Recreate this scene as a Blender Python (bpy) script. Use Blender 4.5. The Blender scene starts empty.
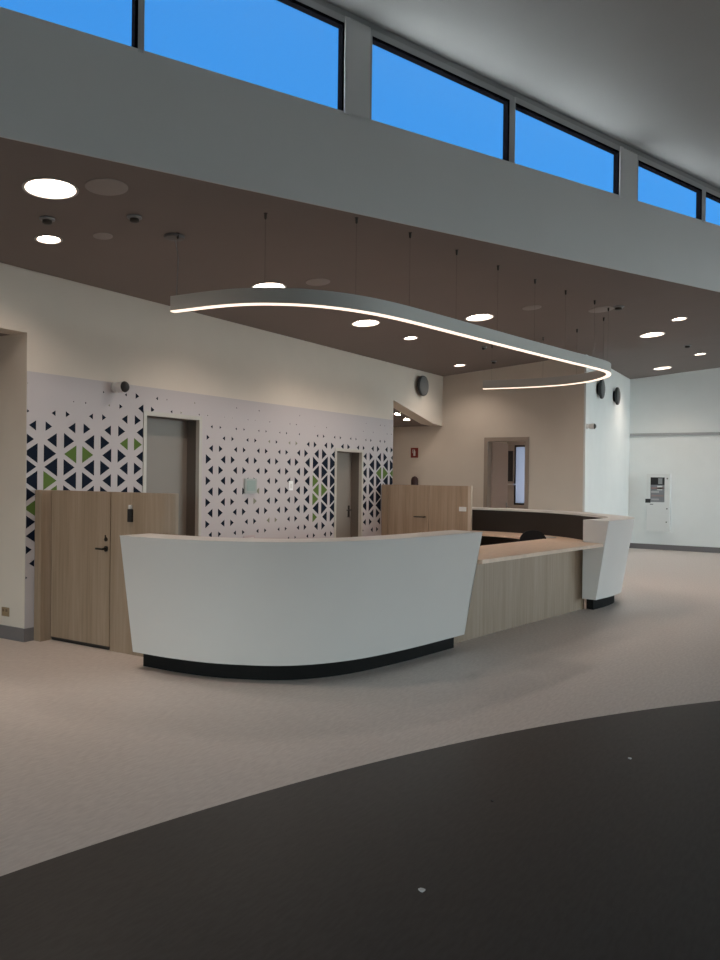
import bpy, bmesh, math, random
from mathutils import Vector, Matrix
C = bpy.context.scene.collection
PI = math.pi
random.seed(4)

# ------------------------------------------------------------------ helpers
def new_bm(): return bmesh.new()

def mesh_obj(name, bm, mats, parent=None, smooth=False, loc=(0, 0, 0), angle=35):
    bmesh.ops.remove_doubles(bm, verts=bm.verts, dist=1e-6)
    bmesh.ops.recalc_face_normals(bm, faces=bm.faces)
    me = bpy.data.meshes.new(name)
    bm.to_mesh(me); bm.free()
    if not isinstance(mats, (list, tuple)): mats = [mats]
    for m in mats: me.materials.append(m)
    if smooth:
        for p in me.polygons: p.use_smooth = True
        try: me.set_sharp_from_angle(angle=math.radians(angle))
        except Exception: pass
    o = bpy.data.objects.new(name, me)
    C.objects.link(o)
    o.location = loc
    if parent: o.parent = parent
    return o

def tag(o, label=None, cat=None, group=None, kind=None):
    if label: o['label'] = label
    if cat: o['category'] = cat
    if group: o['group'] = group
    if kind: o['kind'] = kind
    return o

def thing(name, loc, label, cat, group=None, rz=0):
    o = bpy.data.objects.new(name, None); C.objects.link(o)
    o.location = loc; o.rotation_euler = (0, 0, rz); o.empty_display_size = .1
    return tag(o, label, cat, group)

def add_box(bm, lo, hi, mat=0, M=None):
    vs = [Vector((x, y, z)) for x in (lo[0], hi[0]) for y in (lo[1], hi[1]) for z in (lo[2], hi[2])]
    if M is not None: vs = [M @ v for v in vs]
    v = [bm.verts.new(p) for p in vs]
    for f in ((0, 1, 3, 2), (4, 6, 7, 5), (0, 4, 5, 1), (2, 3, 7, 6), (0, 2, 6, 4), (1, 5, 7, 3)):
        fc = bm.faces.new([v[i] for i in f]); fc.material_index = mat

def box(lo, hi, bevel=0.0):
    bm = new_bm(); add_box(bm, lo, hi)
    if bevel:
        bmesh.ops.recalc_face_normals(bm, faces=bm.faces)
        bmesh.ops.bevel(bm, geom=bm.edges[:] , offset=bevel, segments=2, affect='EDGES', profile=.7)
    return bm

def add_lathe(bm, prof, M=None, n=40, mat=0, cap=True):
    rings = []
    for r, z in prof:
        ring = []
        for i in range(n):
            a = 2 * PI * i / n
            p = Vector((r * math.cos(a), r * math.sin(a), z))
            ring.append(bm.verts.new(M @ p if M is not None else p))
        rings.append(ring)
    for a, b in zip(rings, rings[1:]):
        for i in range(n):
            f = bm.faces.new((a[i], a[(i + 1) % n], b[(i + 1) % n], b[i])); f.material_index = mat
    if cap:
        for r in (rings[0], rings[-1]):
            f = bm.faces.new(r); f.material_index = mat

def add_tube(bm, a, b, r, n=8, mat=0, r2=None):
    a = Vector(a); b = Vector(b); d = b - a
    M = Matrix.Translation(a) @ d.to_track_quat('Z', 'Y').to_matrix().to_4x4()
    add_lathe(bm, [(r, 0), (r2 if r2 is not None else r, d.length)], M, n, mat)

def add_prism(bm, poly, lo, hi, mat=0, zlo=None, zhi=None):
    """plan polygon between heights; zlo / zhi may be functions of (x, y)"""
    b = [bm.verts.new((x, y, zlo(x, y) if zlo else lo)) for x, y in poly]
    t = [bm.verts.new((x, y, zhi(x, y) if zhi else hi)) for x, y in poly]
    f1 = bm.faces.new(b[::-1]); f2 = bm.faces.new(t)
    f1.material_index = f2.material_index = mat
    n = len(poly)
    for i in range(n):
        f = bm.faces.new((b[i], b[(i + 1) % n], t[(i + 1) % n], t[i])); f.material_index = mat

def spline(pts, step=.06):
    P = [Vector(p) for p in pts]
    P = [2 * P[0] - P[1]] + P + [2 * P[-1] - P[-2]]
    out = []
    for i in range(1, len(P) - 2):
        p0, p1, p2, p3 = P[i - 1:i + 3]
        n = max(2, int((p2 - p1).length / step))
        for k in range(n):
            t = k / n
            out.append(.5 * ((2 * p1) + (p2 - p0) * t + (2 * p0 - 5 * p1 + 4 * p2 - p3) * t * t + (3 * p1 - p0 - 3 * p2 + p3) * t ** 3))
    out.append(P[-2].copy())
    return out

def normals(path):
    N = []
    for i in range(len(path)):
        a = path[max(0, i - 1)]; b = path[min(len(path) - 1, i + 1)]
        d = (b - a).normalized(); N.append(Vector((-d.y, d.x)))
    return N

def sweep(path, section, end_shift=None, mats=None):
    """sweep section [(inset, z)...] along a plan path; inset grows to the left of travel"""
    bm = new_bm(); N = normals(path); rings = []
    L = len(path)
    for i, (p, n) in enumerate(zip(path, N)):
        ring = []
        for (ins, z) in section:
            q = p + n * ins
            if end_shift and i in (0, L - 1):
                d = (path[1] - path[0]).normalized() if i == 0 else (path[-1] - path[-2]).normalized()
                q = q + d * end_shift(i == 0, z)
            ring.append(bm.verts.new((q.x, q.y, z)))
        rings.append(ring)
    m = len(section)
    for a, b in zip(rings, rings[1:]):
        for j in range(m):
            f = bm.faces.new((a[j], a[(j + 1) % m], b[(j + 1) % m], b[j]))
            if mats: f.material_index = mats[j]
    bm.faces.new(rings[0]); bm.faces.new(rings[-1][::-1])
    return bm

def copy_tree(o, parent=None):
    c = o.copy(); C.objects.link(c); c.parent = parent
    for ch in list(o.children): copy_tree(ch, c)
    return c

# ------------------------------------------------------------------ materials
def mat(name, col, rough=.6, metal=0, emit=0, ecol=None, spec=.5):
    m = bpy.data.materials.new(name); m.use_nodes = True
    b = m.node_tree.nodes['Principled BSDF']
    b.inputs['Base Color'].default_value = (*col, 1)
    b.inputs['Roughness'].default_value = rough
    b.inputs['Metallic'].default_value = metal
    b.inputs['Specular IOR Level'].default_value = spec
    if emit:
        b.inputs['Emission Color'].default_value = (*(ecol or col), 1)
        b.inputs['Emission Strength'].default_value = emit
    return m

def noisy(m, scale=(40, 40, 40), amt=.06, bump=0.0, detail=4, col=None):
    nt = m.node_tree; b = nt.nodes['Principled BSDF']
    base = col or tuple(b.inputs['Base Color'].default_value)[:3]
    tc = nt.nodes.new('ShaderNodeTexCoord'); mp = nt.nodes.new('ShaderNodeMapping')
    mp.inputs['Scale'].default_value = scale
    nz = nt.nodes.new('ShaderNodeTexNoise'); nz.inputs['Scale'].default_value = 1; nz.inputs['Detail'].default_value = detail
    cr = nt.nodes.new('ShaderNodeValToRGB')
    cr.color_ramp.elements[0].position = .3; cr.color_ramp.elements[1].position = .7
    cr.color_ramp.elements[0].color = (*[c * (1 - amt) for c in base], 1)
    cr.color_ramp.elements[1].color = (*[min(1, c * (1 + amt)) for c in base], 1)
    L = nt.links.new
    L(tc.outputs['Object'], mp.inputs['Vector']); L(mp.outputs[0], nz.inputs['Vector'])
    L(nz.outputs['Fac'], cr.inputs['Fac']); L(cr.outputs['Color'], b.inputs['Base Color'])
    if bump:
        bp = nt.nodes.new('ShaderNodeBump'); bp.inputs['Strength'].default_value = bump; bp.inputs['Distance'].default_value = .002
        L(nz.outputs['Fac'], bp.inputs['Height']); L(bp.outputs['Normal'], b.inputs['Normal'])
    return m

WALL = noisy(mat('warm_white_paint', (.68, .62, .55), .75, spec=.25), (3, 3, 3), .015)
COOLWALL = noisy(mat('white_paint', (.80, .83, .83), .7, spec=.3), (3, 3, 3), .015)
CEIL = noisy(mat('soffit_paint', (.235, .205, .197), .85, spec=.2), (2, 2, 2), .012)
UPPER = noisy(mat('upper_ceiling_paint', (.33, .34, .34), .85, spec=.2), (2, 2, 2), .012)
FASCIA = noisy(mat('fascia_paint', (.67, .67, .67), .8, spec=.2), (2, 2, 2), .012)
SKIRT = mat('grey_skirting', (.17, .16, .165), .5)
VINYL = mat('mural_vinyl', (.52, .485, .50), .65, spec=.25)
NAVY = mat('navy_print', (.006, .011, .024), .8, spec=.12)
GREEN = mat('green_print', (.10, .165, .04), .8, spec=.15)
PALEGREEN = mat('sage_print', (.24, .25, .19), .8, spec=.15)
DOORP = noisy(mat('taupe_door_paint', (.235, .205, .18), .45), (2, 2, 2), .02)
REVEALSHADE = mat('shaded_reveal_paint', (.13, .11, .095), .5)  # shade of the door reveals put into the colour of thin liners
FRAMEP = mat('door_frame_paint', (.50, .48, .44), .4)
STEEL = mat('brushed_steel', (.35, .34, .33), .3, metal=1)
DARKMET = mat('dark_metal', (.06, .055, .05), .4, metal=.8)
BLACK = mat('black_plastic', (.012, .012, .013), .45)
BLACKLAM = mat('black_laminate', (.022, .018, .016), .45)
WHITE = noisy(mat('white_solid_surface', (.73, .71, .695), .38, spec=.45), (2, 2, 2), .012)
PLINTH = mat('dark_plinth', (.012, .012, .012), .8, spec=.15)
TAN = noisy(mat('tan_laminate', (.70, .53, .41), .4), (8, 60, 8), .08)
PLASTIC = mat('white_plastic', (.68, .68, .68), .4)
GREYP = mat('grey_plastic', (.25, .26, .27), .45)
RED = mat('red_enamel', (.32, .02, .015), .4)
FABRIC = noisy(mat('black_mesh_fabric', (.012, .012, .014), .9), (300, 300, 300), .3)
ALU = mat('window_aluminium', (.42, .43, .44), .45)
GASKET = mat('black_gasket', (.006, .006, .008), 1.0, spec=0)
LAMPBODY = mat('lamp_housing_white', (.50, .50, .485), .5)

def wood(name, c1, c2, c3):
    m = bpy.data.materials.new(name); m.use_nodes = True; nt = m.node_tree
    b = nt.nodes['Principled BSDF']; b.inputs['Roughness'].default_value = .5; L = nt.links.new
    tc = nt.nodes.new('ShaderNodeTexCoord')
    mp = nt.nodes.new('ShaderNodeMapping'); mp.inputs['Scale'].default_value = (38, 38, 1.6)
    nz = nt.nodes.new('ShaderNodeTexNoise'); nz.inputs['Scale'].default_value = 1; nz.inputs['Detail'].default_value = 8; nz.inputs['Distortion'].default_value = .6
    mp2 = nt.nodes.new('ShaderNodeMapping'); mp2.inputs['Scale'].default_value = (9, 9, .15)
    nz2 = nt.nodes.new('ShaderNodeTexNoise'); nz2.inputs['Scale'].default_value = 1; nz2.inputs['Detail'].default_value = 2
    ad = nt.nodes.new('ShaderNodeMath'); ad.operation = 'ADD'
    ml = nt.nodes.new('ShaderNodeMath'); ml.operation = 'MULTIPLY'; ml.inputs[1].default_value = .5
    cr = nt.nodes.new('ShaderNodeValToRGB'); e = cr.color_ramp.elements
    e[0].position = .36; e[0].color = (*c1, 1); e[1].position = .62; e[1].color = (*c3, 1)
    k = e.new(.5); k.color = (*c2, 1)
    L(tc.outputs['Object'], mp.inputs[0]); L(mp.outputs[0], nz.inputs['Vector'])
    L(tc.outputs['Object'], mp2.inputs[0]); L(mp2.outputs[0], nz2.inputs['Vector'])
    L(nz.outputs['Fac'], ad.inputs[0]); L(nz2.outputs['Fac'], ad.inputs[1]); L(ad.outputs[0], ml.inputs[0])
    L(ml.outputs[0], cr.inputs['Fac']); L(cr.outputs[0], b.inputs['Base Color'])
    return m
WOOD = wood('pale_oak_laminate', (.275, .20, .137), (.33, .245, .174), (.375, .285, .21))

GLASS = bpy.data.materials.new('clear_glass'); GLASS.use_nodes = True
nt = GLASS.node_tree; nt.nodes.clear()
o_ = nt.nodes.new('ShaderNodeOutputMaterial'); mx = nt.nodes.new('ShaderNodeMixShader')
tr = nt.nodes.new('ShaderNodeBsdfTransparent'); gl = nt.nodes.new('ShaderNodeBsdfGlossy'); gl.inputs['Roughness'].default_value = .02
tr.inputs['Color'].default_value = (.95, .97, .97, 1)
mx.inputs[0].default_value = .04
nt.links.new(tr.outputs[0], mx.inputs[1]); nt.links.new(gl.outputs[0], mx.inputs[2]); nt.links.new(mx.outputs[0], o_.inputs[0])

# floor: one material, dark round vinyl inlay in pale vinyl
FLOOR = bpy.data.materials.new('two_tone_vinyl'); FLOOR.use_nodes = True
nt = FLOOR.node_tree; b = nt.nodes['Principled BSDF']; L = nt.links.new
tc = nt.nodes.new('ShaderNodeTexCoord')
sp = nt.nodes.new('ShaderNodeVectorMath'); sp.operation = 'MULTIPLY'; sp.inputs[1].default_value = (1, 1, 0)
ds = nt.nodes.new('ShaderNodeVectorMath'); ds.operation = 'DISTANCE'; ds.inputs[1].default_value = (-.199, -7.449, 0)
lt = nt.nodes.new('ShaderNodeMath'); lt.operation = 'LESS_THAN'; lt.inputs[1].default_value = 10.522
L(tc.outputs['Object'], sp.inputs[0]); L(sp.outputs[0], ds.inputs[0]); L(ds.outputs['Value'], lt.inputs[0])
mp = nt.nodes.new('ShaderNodeMapping'); mp.inputs['Scale'].default_value = (14, 55, 1); mp.inputs['Rotation'].default_value = (0, 0, .5)
nz = nt.nodes.new('ShaderNodeTexNoise'); nz.inputs['Scale'].default_value = 1; nz.inputs['Detail'].default_value = 6
L(tc.outputs['Object'], mp.inputs[0]); L(mp.outputs[0], nz.inputs['Vector'])
cl = nt.nodes.new('ShaderNodeValToRGB'); e = cl.color_ramp.elements
e[0].position = .35; e[0].color = (.69, .615, .575, 1); e[1].position = .65; e[1].color = (.78, .705, .66, 1)
cd = nt.nodes.new('ShaderNodeValToRGB'); e = cd.color_ramp.elements
e[0].position = .35; e[0].color = (.068, .060, .056, 1); e[1].position = .65; e[1].color = (.082, .073, .068, 1)
L(nz.outputs['Fac'], cl.inputs[0]); L(nz.outputs['Fac'], cd.inputs[0])
mxc = nt.nodes.new('ShaderNodeMix'); mxc.data_type = 'RGBA'
L(lt.outputs[0], mxc.inputs[0]); L(cl.outputs[0], mxc.inputs[6]); L(cd.outputs[0], mxc.inputs[7]); L(mxc.outputs[2], b.inputs['Base Color'])
b.inputs['Roughness'].default_value = .45; b.inputs['Specular IOR Level'].default_value = .2

WARM = (1.0, .80, .66)
DISC_BIG = mat('lit_diffuser', (.9, .88, .85), .5, emit=BIGE if 'BIGE' in globals() else 10, ecol=WARM)
DISC_SMALL = mat('lit_diffuser_small', (.9, .88, .85), .5, emit=12, ecol=WARM)
STRIP = mat('lit_strip_diffuser', (.9, .88, .85), .5, emit=1.25, ecol=(1.0, .76, .60))

# ------------------------------------------------------------------ measures of the building
YB = 6.63            # back wall face
XF = 13.67           # frontal wall face
XW = 19.13           # far wall face
def soffit(x, y): return 3.5 + .0825 * (6.63 - y) + .045 * max(0, x - XF)
C0 = Vector((3.03, 4.52)); DH = Vector((.9287, -.3709)).normalized(); NN = Vector((-DH.y, DH.x))
def fas(s, off=0.0): p = C0 + DH * s + NN * off; return (p.x, p.y)
def fz_bot(s): return soffit(*fas(s))
def fz_top(s): return 4.47 + .0326 * s
def head(s): return 5.355 + .0 - .033 * s
S0, S1 = -5.64, 17.33
X0, Y0 = -8.0, -9.0

# ------------------------------------------------------------------ floor, ceilings
bm = new_bm(); add_box(bm, (X0 - .2, Y0 - .2, -.2), (XW + .2, 10.2, 0))
tag(mesh_obj('floor', bm, FLOOR), kind='structure')

BIG = [(3.72, 4.94), (6.76, 5.35), (8.92, 5.45), (9.75, 4.21), (12.82, 2.67), (17.6, 3.45)]
SMALL = [(4.36, 5.81), (10.18, 5.46), (12.83, 5.90), (11.97, 2.13), (16.0, 2.47)]
SF = (XF - 3.03) / DH.x
bmc = new_bm()
for (x, y) in BIG:
    add_lathe(bmc, [(.18, 0), (.18, .12)], Matrix.Translation((x, y, soffit(x, y) - .045)), 48)
for (x, y) in SMALL:
    add_lathe(bmc, [(.10, 0), (.10, .10)], Matrix.Translation((x, y, soffit(x, y) - .04)), 32)
cut = mesh_obj('cutter', bmc, CEIL)
for poly in ([fas(S0, .006), fas(SF, .006), (XF, YB)], [fas(SF, .006), fas(S1, .006), (XW, YB), (XF, YB)]):
    bm = new_bm(); add_prism(bm, poly, 0, 0, zlo=soffit, zhi=lambda x, y: soffit(x, y) + .3)
    ceil = mesh_obj('ceiling', bm, CEIL)
    md = ceil.modifiers.new('b', 'BOOLEAN'); md.object = cut; md.operation = 'DIFFERENCE'; md.solver = 'EXACT'
    dg = bpy.context.evaluated_depsgraph_get(); dg.update()
    me = bpy.data.meshes.new_from_object(ceil.evaluated_get(dg)); ceil.modifiers.clear(); ceil.data = me
    tag(ceil, kind='structure')
bpy.data.objects.remove(cut)

# fascia (raked band over the edge of the soffit)
bm = new_bm(); rings = []
for s in (S0, SF, S1):
    ring = []
    for off, fz in ((0, fz_bot), (.22, fz_bot), (.22, fz_top), (0, fz_top)):
        x, y = fas(s, off); ring.append(bm.verts.new((x, y, fz(s) - (0.001 if fz is fz_bot else 0))))
    rings.append(ring)
for p, q in zip(rings, rings[1:]):
    for i in range(4): bm.faces.new((p[i], p[(i + 1) % 4], q[(i + 1) % 4], q[i]))
bm.faces.new(rings[0]); bm.faces.new(rings[-1])
tag(mesh_obj('trim_1', bm, FASCIA), 'grey white raked fascia band running above the lower ceiling', kind='structure')

# upper ceiling, rises towards the open hall
def upper(x, y):
    v = Vector((x, y)) - C0
    return head(v.dot(DH)) + .10 - .03 * v.dot(NN)
bm = new_bm()
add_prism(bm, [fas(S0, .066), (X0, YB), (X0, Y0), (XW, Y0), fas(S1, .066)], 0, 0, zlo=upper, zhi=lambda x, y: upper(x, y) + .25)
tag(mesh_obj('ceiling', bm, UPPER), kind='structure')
# header above the clerestory
def fbox(bm, s0, s1, o0, o1, z0a, z1a, z0b, z1b, m=0):
    v = []
    for s, za, zb in ((s0, z0a, z1a), (s1, z0b, z1b)):
        for off in (o0, o1):
            for z in (za, zb):
                x, y = fas(s, off); v.append(bm.verts.new((x, y, z)))
    for f in ((0, 1, 3, 2), (4, 6, 7, 5), (0, 4, 5, 1), (2, 3, 7, 6), (0, 2, 6, 4), (1, 5, 7, 3)):
        bm.faces.new([v[i] for i in f]).material_index = m
bm = new_bm()
fbox(bm, S0, S1, .0, .066, head(S0) + .05, head(S0) + .3, head(S1) + .05, head(S1) + .3)
tag(mesh_obj('trim_2', bm, UPPER), kind='structure')

# clerestory windows: [s0, s1] panes; posts between pairs, mullions inside pairs
panes = [(-5.2, -3.55), (-3.44, -2.62), (-2.3, -1.0), (-.84, .875), (.92, 2.60), (2.88, 4.53), (4.61, 6.25), (6.59, 7.875), (7.96, 9.25),
         (9.6, 10.9), (11.02, 12.3), (12.65, 13.95), (14.07, 15.4), (15.75, 17.2)]
posts = [(S0, -5.2), (-2.62, -2.3), (2.60, 2.88), (6.25, 6.59), (9.25, 9.6), (12.3, 12.65), (15.4, 15.75)]
for i, (s0, s1) in enumerate(posts):
    bm = new_bm()
    fbox(bm, s0 + .04, s1 - .02, .0, .07, fz_top(s0) - .02, head(s0) + .06, fz_top(s1) - .02, head(s1) + .06)
    fbox(bm, s0 - .005, s0 + .045, -.012, .07, fz_top(s0) - .02, head(s0) + .05, fz_top(s0) - .02, head(s0) + .05)
    tag(mesh_obj('trim_%d' % (i + 3), bm, FASCIA), kind='structure')
for i, (s0, s1) in enumerate(panes):
    w = bpy.data.objects.new('window_%d' % (i + 1), None); C.objects.link(w)
    x, y = fas((s0 + s1) / 2, .15); w.location = (x, y, fz_top((s0 + s1) / 2)); tag(w, kind='structure')
    off = Vector(w.location)
    def shift(o): o.location = -off; return o
    bm = new_bm(); t = .045
    fbox(bm, s0 - .04, s0, .002, .06, fz_top(s0) - .02, head(s0) + .05, fz_top(s0) - .02, head(s0) + .05)
    fbox(bm, s1, s1 + .04, .0, .06, fz_top(s1) - .02, head(s1) + .05, fz_top(s1) - .02, head(s1) + .05)
    fbox(bm, s0, s1, .0, .06, head(s0), head(s0) + .055, head(s1), head(s1) + .055)
    fbox(bm, s0, s1, .03, .06, fz_top(s0) - .02, fz_top(s0) - .005, fz_top(s1) - .02, fz_top(s1) - .005)
    shift(mesh_obj('window_frame', bm, ALU, w))
    bm = new_bm()
    fbox(bm, s1 - .022, s1, .002, .064, fz_top(s1) - .01, head(s1), fz_top(s1) - .01, head(s1))
    fbox(bm, s0, s1 - .022, .002, .064, head(s0) - .026, head(s0), head(s1) - .026, head(s1))
    shift(mesh_obj('gasket', bm, GASKET, w))
    bm = new_bm()
    fbox(bm, s0, s1, .04, .046, fz_top(s0) - .01, head(s0), fz_top(s1) - .01, head(s1))
    shift(mesh_obj('window_pane', bm, GLASS, w))

# ------------------------------------------------------------------ walls
def wall(name, boxes, m=WALL):
    bm = new_bm()
    for lo, hi in boxes: add_box(bm, lo, hi)
    return tag(mesh_obj(name, bm, m), kind='structure')
D1 = (6.20, 7.12, 2.285); D2 = (10.0, 10.81, 2.015)
T = .25; ZT = 3.62
bx = [((3.0, YB, 2.91), (4.75, YB + T, ZT)), ((X0, YB, 0), (3.0, YB + T, ZT)),
      ((4.75, YB, 0), (D1[0], YB + T, ZT)), ((D1[0], YB, D1[2]), (D1[1], YB + T, ZT)),
      ((D1[1], YB, 0), (D2[0], YB + T, ZT)), ((D2[0], YB, D2[2]), (D2[1], YB + T, ZT)),
      ((D2[1], YB, 0), (11.78, YB + T, ZT)), ((X0, YB, ZT), (-1.9, YB + T, 6.6)), ((XF + .15, YB, 0), (XW, YB + T, ZT))]
bm = new_bm()
for lo, hi in bx: add_box(bm, lo, hi)
# raked lintel over the corridor mouth
pl = [(11.78, 2.89), (13.27, 2.585), (XF, 2.565), (XF, ZT), (11.78, ZT)]
f_ = [bm.verts.new((x, YB, z)) for x, z in pl]; g_ = [bm.verts.new((x, YB + T, z)) for x, z in pl]
bm.faces.new(f_); bm.faces.new(g_[::-1])
for i in range(5): bm.faces.new((f_[i], f_[(i + 1) % 5], g_[(i + 1) % 5], g_[i]))
tag(mesh_obj('wall_back', bm, WALL), kind='structure')
# strip of wall above the soffit edge is closed by a roof upstand behind the slab
# corridor on the right of the mural
bm = new_bm()
pl = [(11.78, 2.89), (13.27, 2.585), (XF, 2.565)]
for (x0, z0), (x1, z1) in zip(pl, pl[1:]):
    v = [bm.verts.new(p) for p in ((x0, YB + T, z0), (x1, YB + T, z1), (x1, 10, z1), (x0, 10, z0), (x0, YB + T, z0 + .2), (x1, YB + T, z1 + .2), (x1, 10, z1 + .2), (x0, 10, z0 + .2))]
    for f in ((0, 1, 2, 3), (7, 6, 5, 4), (0, 4, 5, 1), (1, 5, 6, 2), (2, 6, 7, 3), (3, 7, 4, 0)): bm.faces.new([v[i] for i in f])
tag(mesh_obj('ceiling', bm, CEIL), kind='structure')
wall('wall_corridor', [((11.58, YB + T, 0), (11.78, 10, 3.1)), ((11.58, 10, 0), (XF + .15, 10.2, 3.1)), ])
# passage on the left
wall('wall_passage', [((4.75, YB + T, 0), (4.95, 9.4, 3.1)), ((2.8, YB + T, 0), (3.0, 9.4, 3.1)), ((2.8, 9.4, 0), (4.95, 9.6, 3.1))])
bm = new_bm(); add_box(bm, (2.8, YB + T, 2.91), (4.95, 9.6, 3.1)); tag(mesh_obj('ceiling', bm, CEIL), kind='structure')

# frontal wall with a doorway, then the turned side wall
FD = (4.95, 5.74, 2.30)
wall('wall_front', [((XF, 3.955, 0), (XF + .15, FD[0], 3.78)), ((XF, FD[0], FD[2]), (XF + .15, FD[1], 3.75)), ((XF, FD[1], 0), (XF + .15, YB + T, 3.6)), ((XF, YB + T, 0), (XF + .15, 10, 3.5))])
bm = new_bm()
add_prism(bm, [(XF, 3.92), (XW, 4.46), (XW, 4.66), (XF + .16, 4.10), (XF + .16, 3.954), (XF, 3.954)], 0, 0, zlo=lambda x, y: 0, zhi=lambda x, y: soffit(x, y) + .01)
tag(mesh_obj('wall_side', bm, COOLWALL), kind='structure')
wall('wall_far', [((XW, Y0 - .2, 0), (XW + .2, 4.66, 6.2))], COOLWALL)
bm = new_bm(); add_box(bm, (XW - .035, -8.9, 2.60), (XW, 4.44, 2.66))
tag(mesh_obj('trim_10', bm, mat('rail_grey', (.36, .37, .38), .5)), kind='structure')
# room behind the frontal doorway
RX = 17.0
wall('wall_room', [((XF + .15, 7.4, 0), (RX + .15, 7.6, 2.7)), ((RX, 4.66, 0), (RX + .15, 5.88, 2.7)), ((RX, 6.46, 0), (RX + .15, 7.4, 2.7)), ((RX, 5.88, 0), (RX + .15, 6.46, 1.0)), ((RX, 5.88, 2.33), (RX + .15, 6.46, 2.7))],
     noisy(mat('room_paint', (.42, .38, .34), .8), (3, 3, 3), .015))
bm = new_bm(); add_box(bm, (XF + .15, 4.66, 2.7), (RX + .15, 7.6, 2.85)); tag(mesh_obj('ceiling', bm, CEIL), kind='structure')
w = bpy.data.objects.new('window_20', None); C.objects.link(w); w.location = (RX + .05, 6.17, 1.0); tag(w, kind='structure')
bm = new_bm()
for lo, hi in (((-.04, -.29, 0), (.02, -.26, 1.33)), ((-.04, .26, 0), (.02, .29, 1.33)), ((-.04, -.29, 1.29), (.02, .29, 1.33)), ((-.04, -.29, 0), (.02, .29, .04))): add_box(bm, lo, hi)
mesh_obj('window_frame', bm, DARKMET, w)
FROST = bpy.data.materials.new('frosted_film'); FROST.use_nodes = True
nt = FROST.node_tree; nt.nodes.clear(); o_ = nt.nodes.new('ShaderNodeOutputMaterial'); tl = nt.nodes.new('ShaderNodeBsdfTranslucent'); tl.inputs['Color'].default_value = (.42, .45, .52, 1)
mx_ = nt.nodes.new('ShaderNodeMixShader'); tp_ = nt.nodes.new('ShaderNodeBsdfTransparent'); mx_.inputs[0].default_value = .002
nt.links.new(tl.outputs[0], mx_.inputs[1]); nt.links.new(tp_.outputs[0], mx_.inputs[2]); nt.links.new(mx_.outputs[0], o_.inputs[0])
bm = new_bm(); add_box(bm, (-.02, -.26, .04), (-.016, .26, 1.29)); mesh_obj('window_pane', bm, FROST, w)

# hall shell behind and beside the viewer
def glazed_wall(name, along_x, a0, a1, fixed, thick, opens, first):
    """solid wall with glazed openings; along_x: runs along X at y = fixed, else along Y at x = fixed"""
    def P(u0, u1, z0, z1):
        lo, hi = sorted((fixed, fixed - thick))
        return ((u0, lo, z0), (u1, hi, z1)) if along_x else ((lo, u0, z0), (hi, u1, z1))
    bxs = []; prev = a0
    for g0, g1, gt in opens:
        bxs += [P(prev, g0, 0, 7), P(g0, g1, gt, 7), P(g0, g1, 0, .1)]; prev = g1
    bxs.append(P(prev, a1, 0, 7)); wall(name, bxs, COOLWALL)
    for i, (g0, g1, gt) in enumerate(opens):
        w = bpy.data.objects.new('window_%d' % (first + i), None); C.objects.link(w)
        w.location = ((g0 + g1) / 2, fixed - thick / 2, .1) if along_x else (fixed - thick / 2, (g0 + g1) / 2, .1)
        if not along_x: w.rotation_euler = (0, 0, PI / 2)
        tag(w, kind='structure'); h = (g1 - g0) / 2; H_ = gt - .1; bm = new_bm()
        for lo, hi in (((-h, -.04, 0), (-h + .06, .04, H_)), ((h - .06, -.04, 0), (h, .04, H_)), ((-h, -.04, H_ - .06), (h, .04, H_)), ((-h, -.04, 0), (h, .04, .06)), ((-.03, -.04, .06), (.03, .04, H_ - .06))): add_box(bm, lo, hi)
        mesh_obj('window_frame', bm, ALU, w)
        bm = new_bm(); add_box(bm, (-h + .06, -.004, .06), (-.03, .004, H_ - .06)); add_box(bm, (.03, -.004, .06), (h - .06, .004, H_ - .06)); mesh_obj('window_pane', bm, GLASS, w)
        l = bpy.data.lights.new('daylight_portal', 'AREA'); l.shape = 'RECTANGLE'; l.size = 2 * h; l.size_y = gt; l.cycles.is_portal = True
        lo_ = bpy.data.objects.new('daylight_portal', l); C.objects.link(lo_); m_ = (g0 + g1) / 2
        lo_.location = (m_, fixed - thick - .05, gt / 2) if along_x else (fixed - thick - .05, m_, gt / 2)
        lo_.rotation_euler = (PI / 2, 0, 0) if along_x else (PI / 2, 0, -PI / 2)
glazed_wall('wall_right', True, X0, XW, Y0, .2, [(11.6, 15.1, 5.0), (15.4, 18.9, 5.0)], 30)
glazed_wall('wall_left', False, Y0, YB + T, X0, .2, [(-5.5, -2.2, 2.6), (0.4, 3.7, 2.6)], 40)

# lower roof outside, beneath the clerestory
ROOF = mat('white_roof_sheet', (.7, .71, .70), .6)
bm = new_bm()
add_prism(bm, [fas(S0 + .3, .32), fas(S1 - .3, .32), (XW - .05, YB)], 0, 0, zlo=lambda x, y: soffit(x, y) + .305, zhi=lambda x, y: soffit(x, y) + .34)
tag(mesh_obj('roof', bm, ROOF), kind='structure')

# skirting
def base(name, lo, hi): 
    bm = new_bm(); add_box(bm, lo, hi); tag(mesh_obj(name, bm, SKIRT), kind='structure')
base('baseboard_far', (XW - .015, -8.9, 0), (XW, 4.45, .12))
base('baseboard_back', (4.735, YB - .015, 0), (4.90, YB, .125))
base('baseboard_passage', (4.735, YB, 0), (4.75, 9.39, .125))
base('baseboard_back', (7.2, YB - .015, 0), (9.9, YB, .125))
bm = new_bm(); add_prism(bm, [(XF - .01, 3.905), (XW - .02, 4.44), (XW - .02, 4.456), (XF - .01, 3.92)], 0, .12)
tag(mesh_obj('baseboard_side', bm, SKIRT), kind='structure')
base('baseboard_front', (XF - .015, 3.92, 0), (XF, FD[0] - .06, .12))

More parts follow.
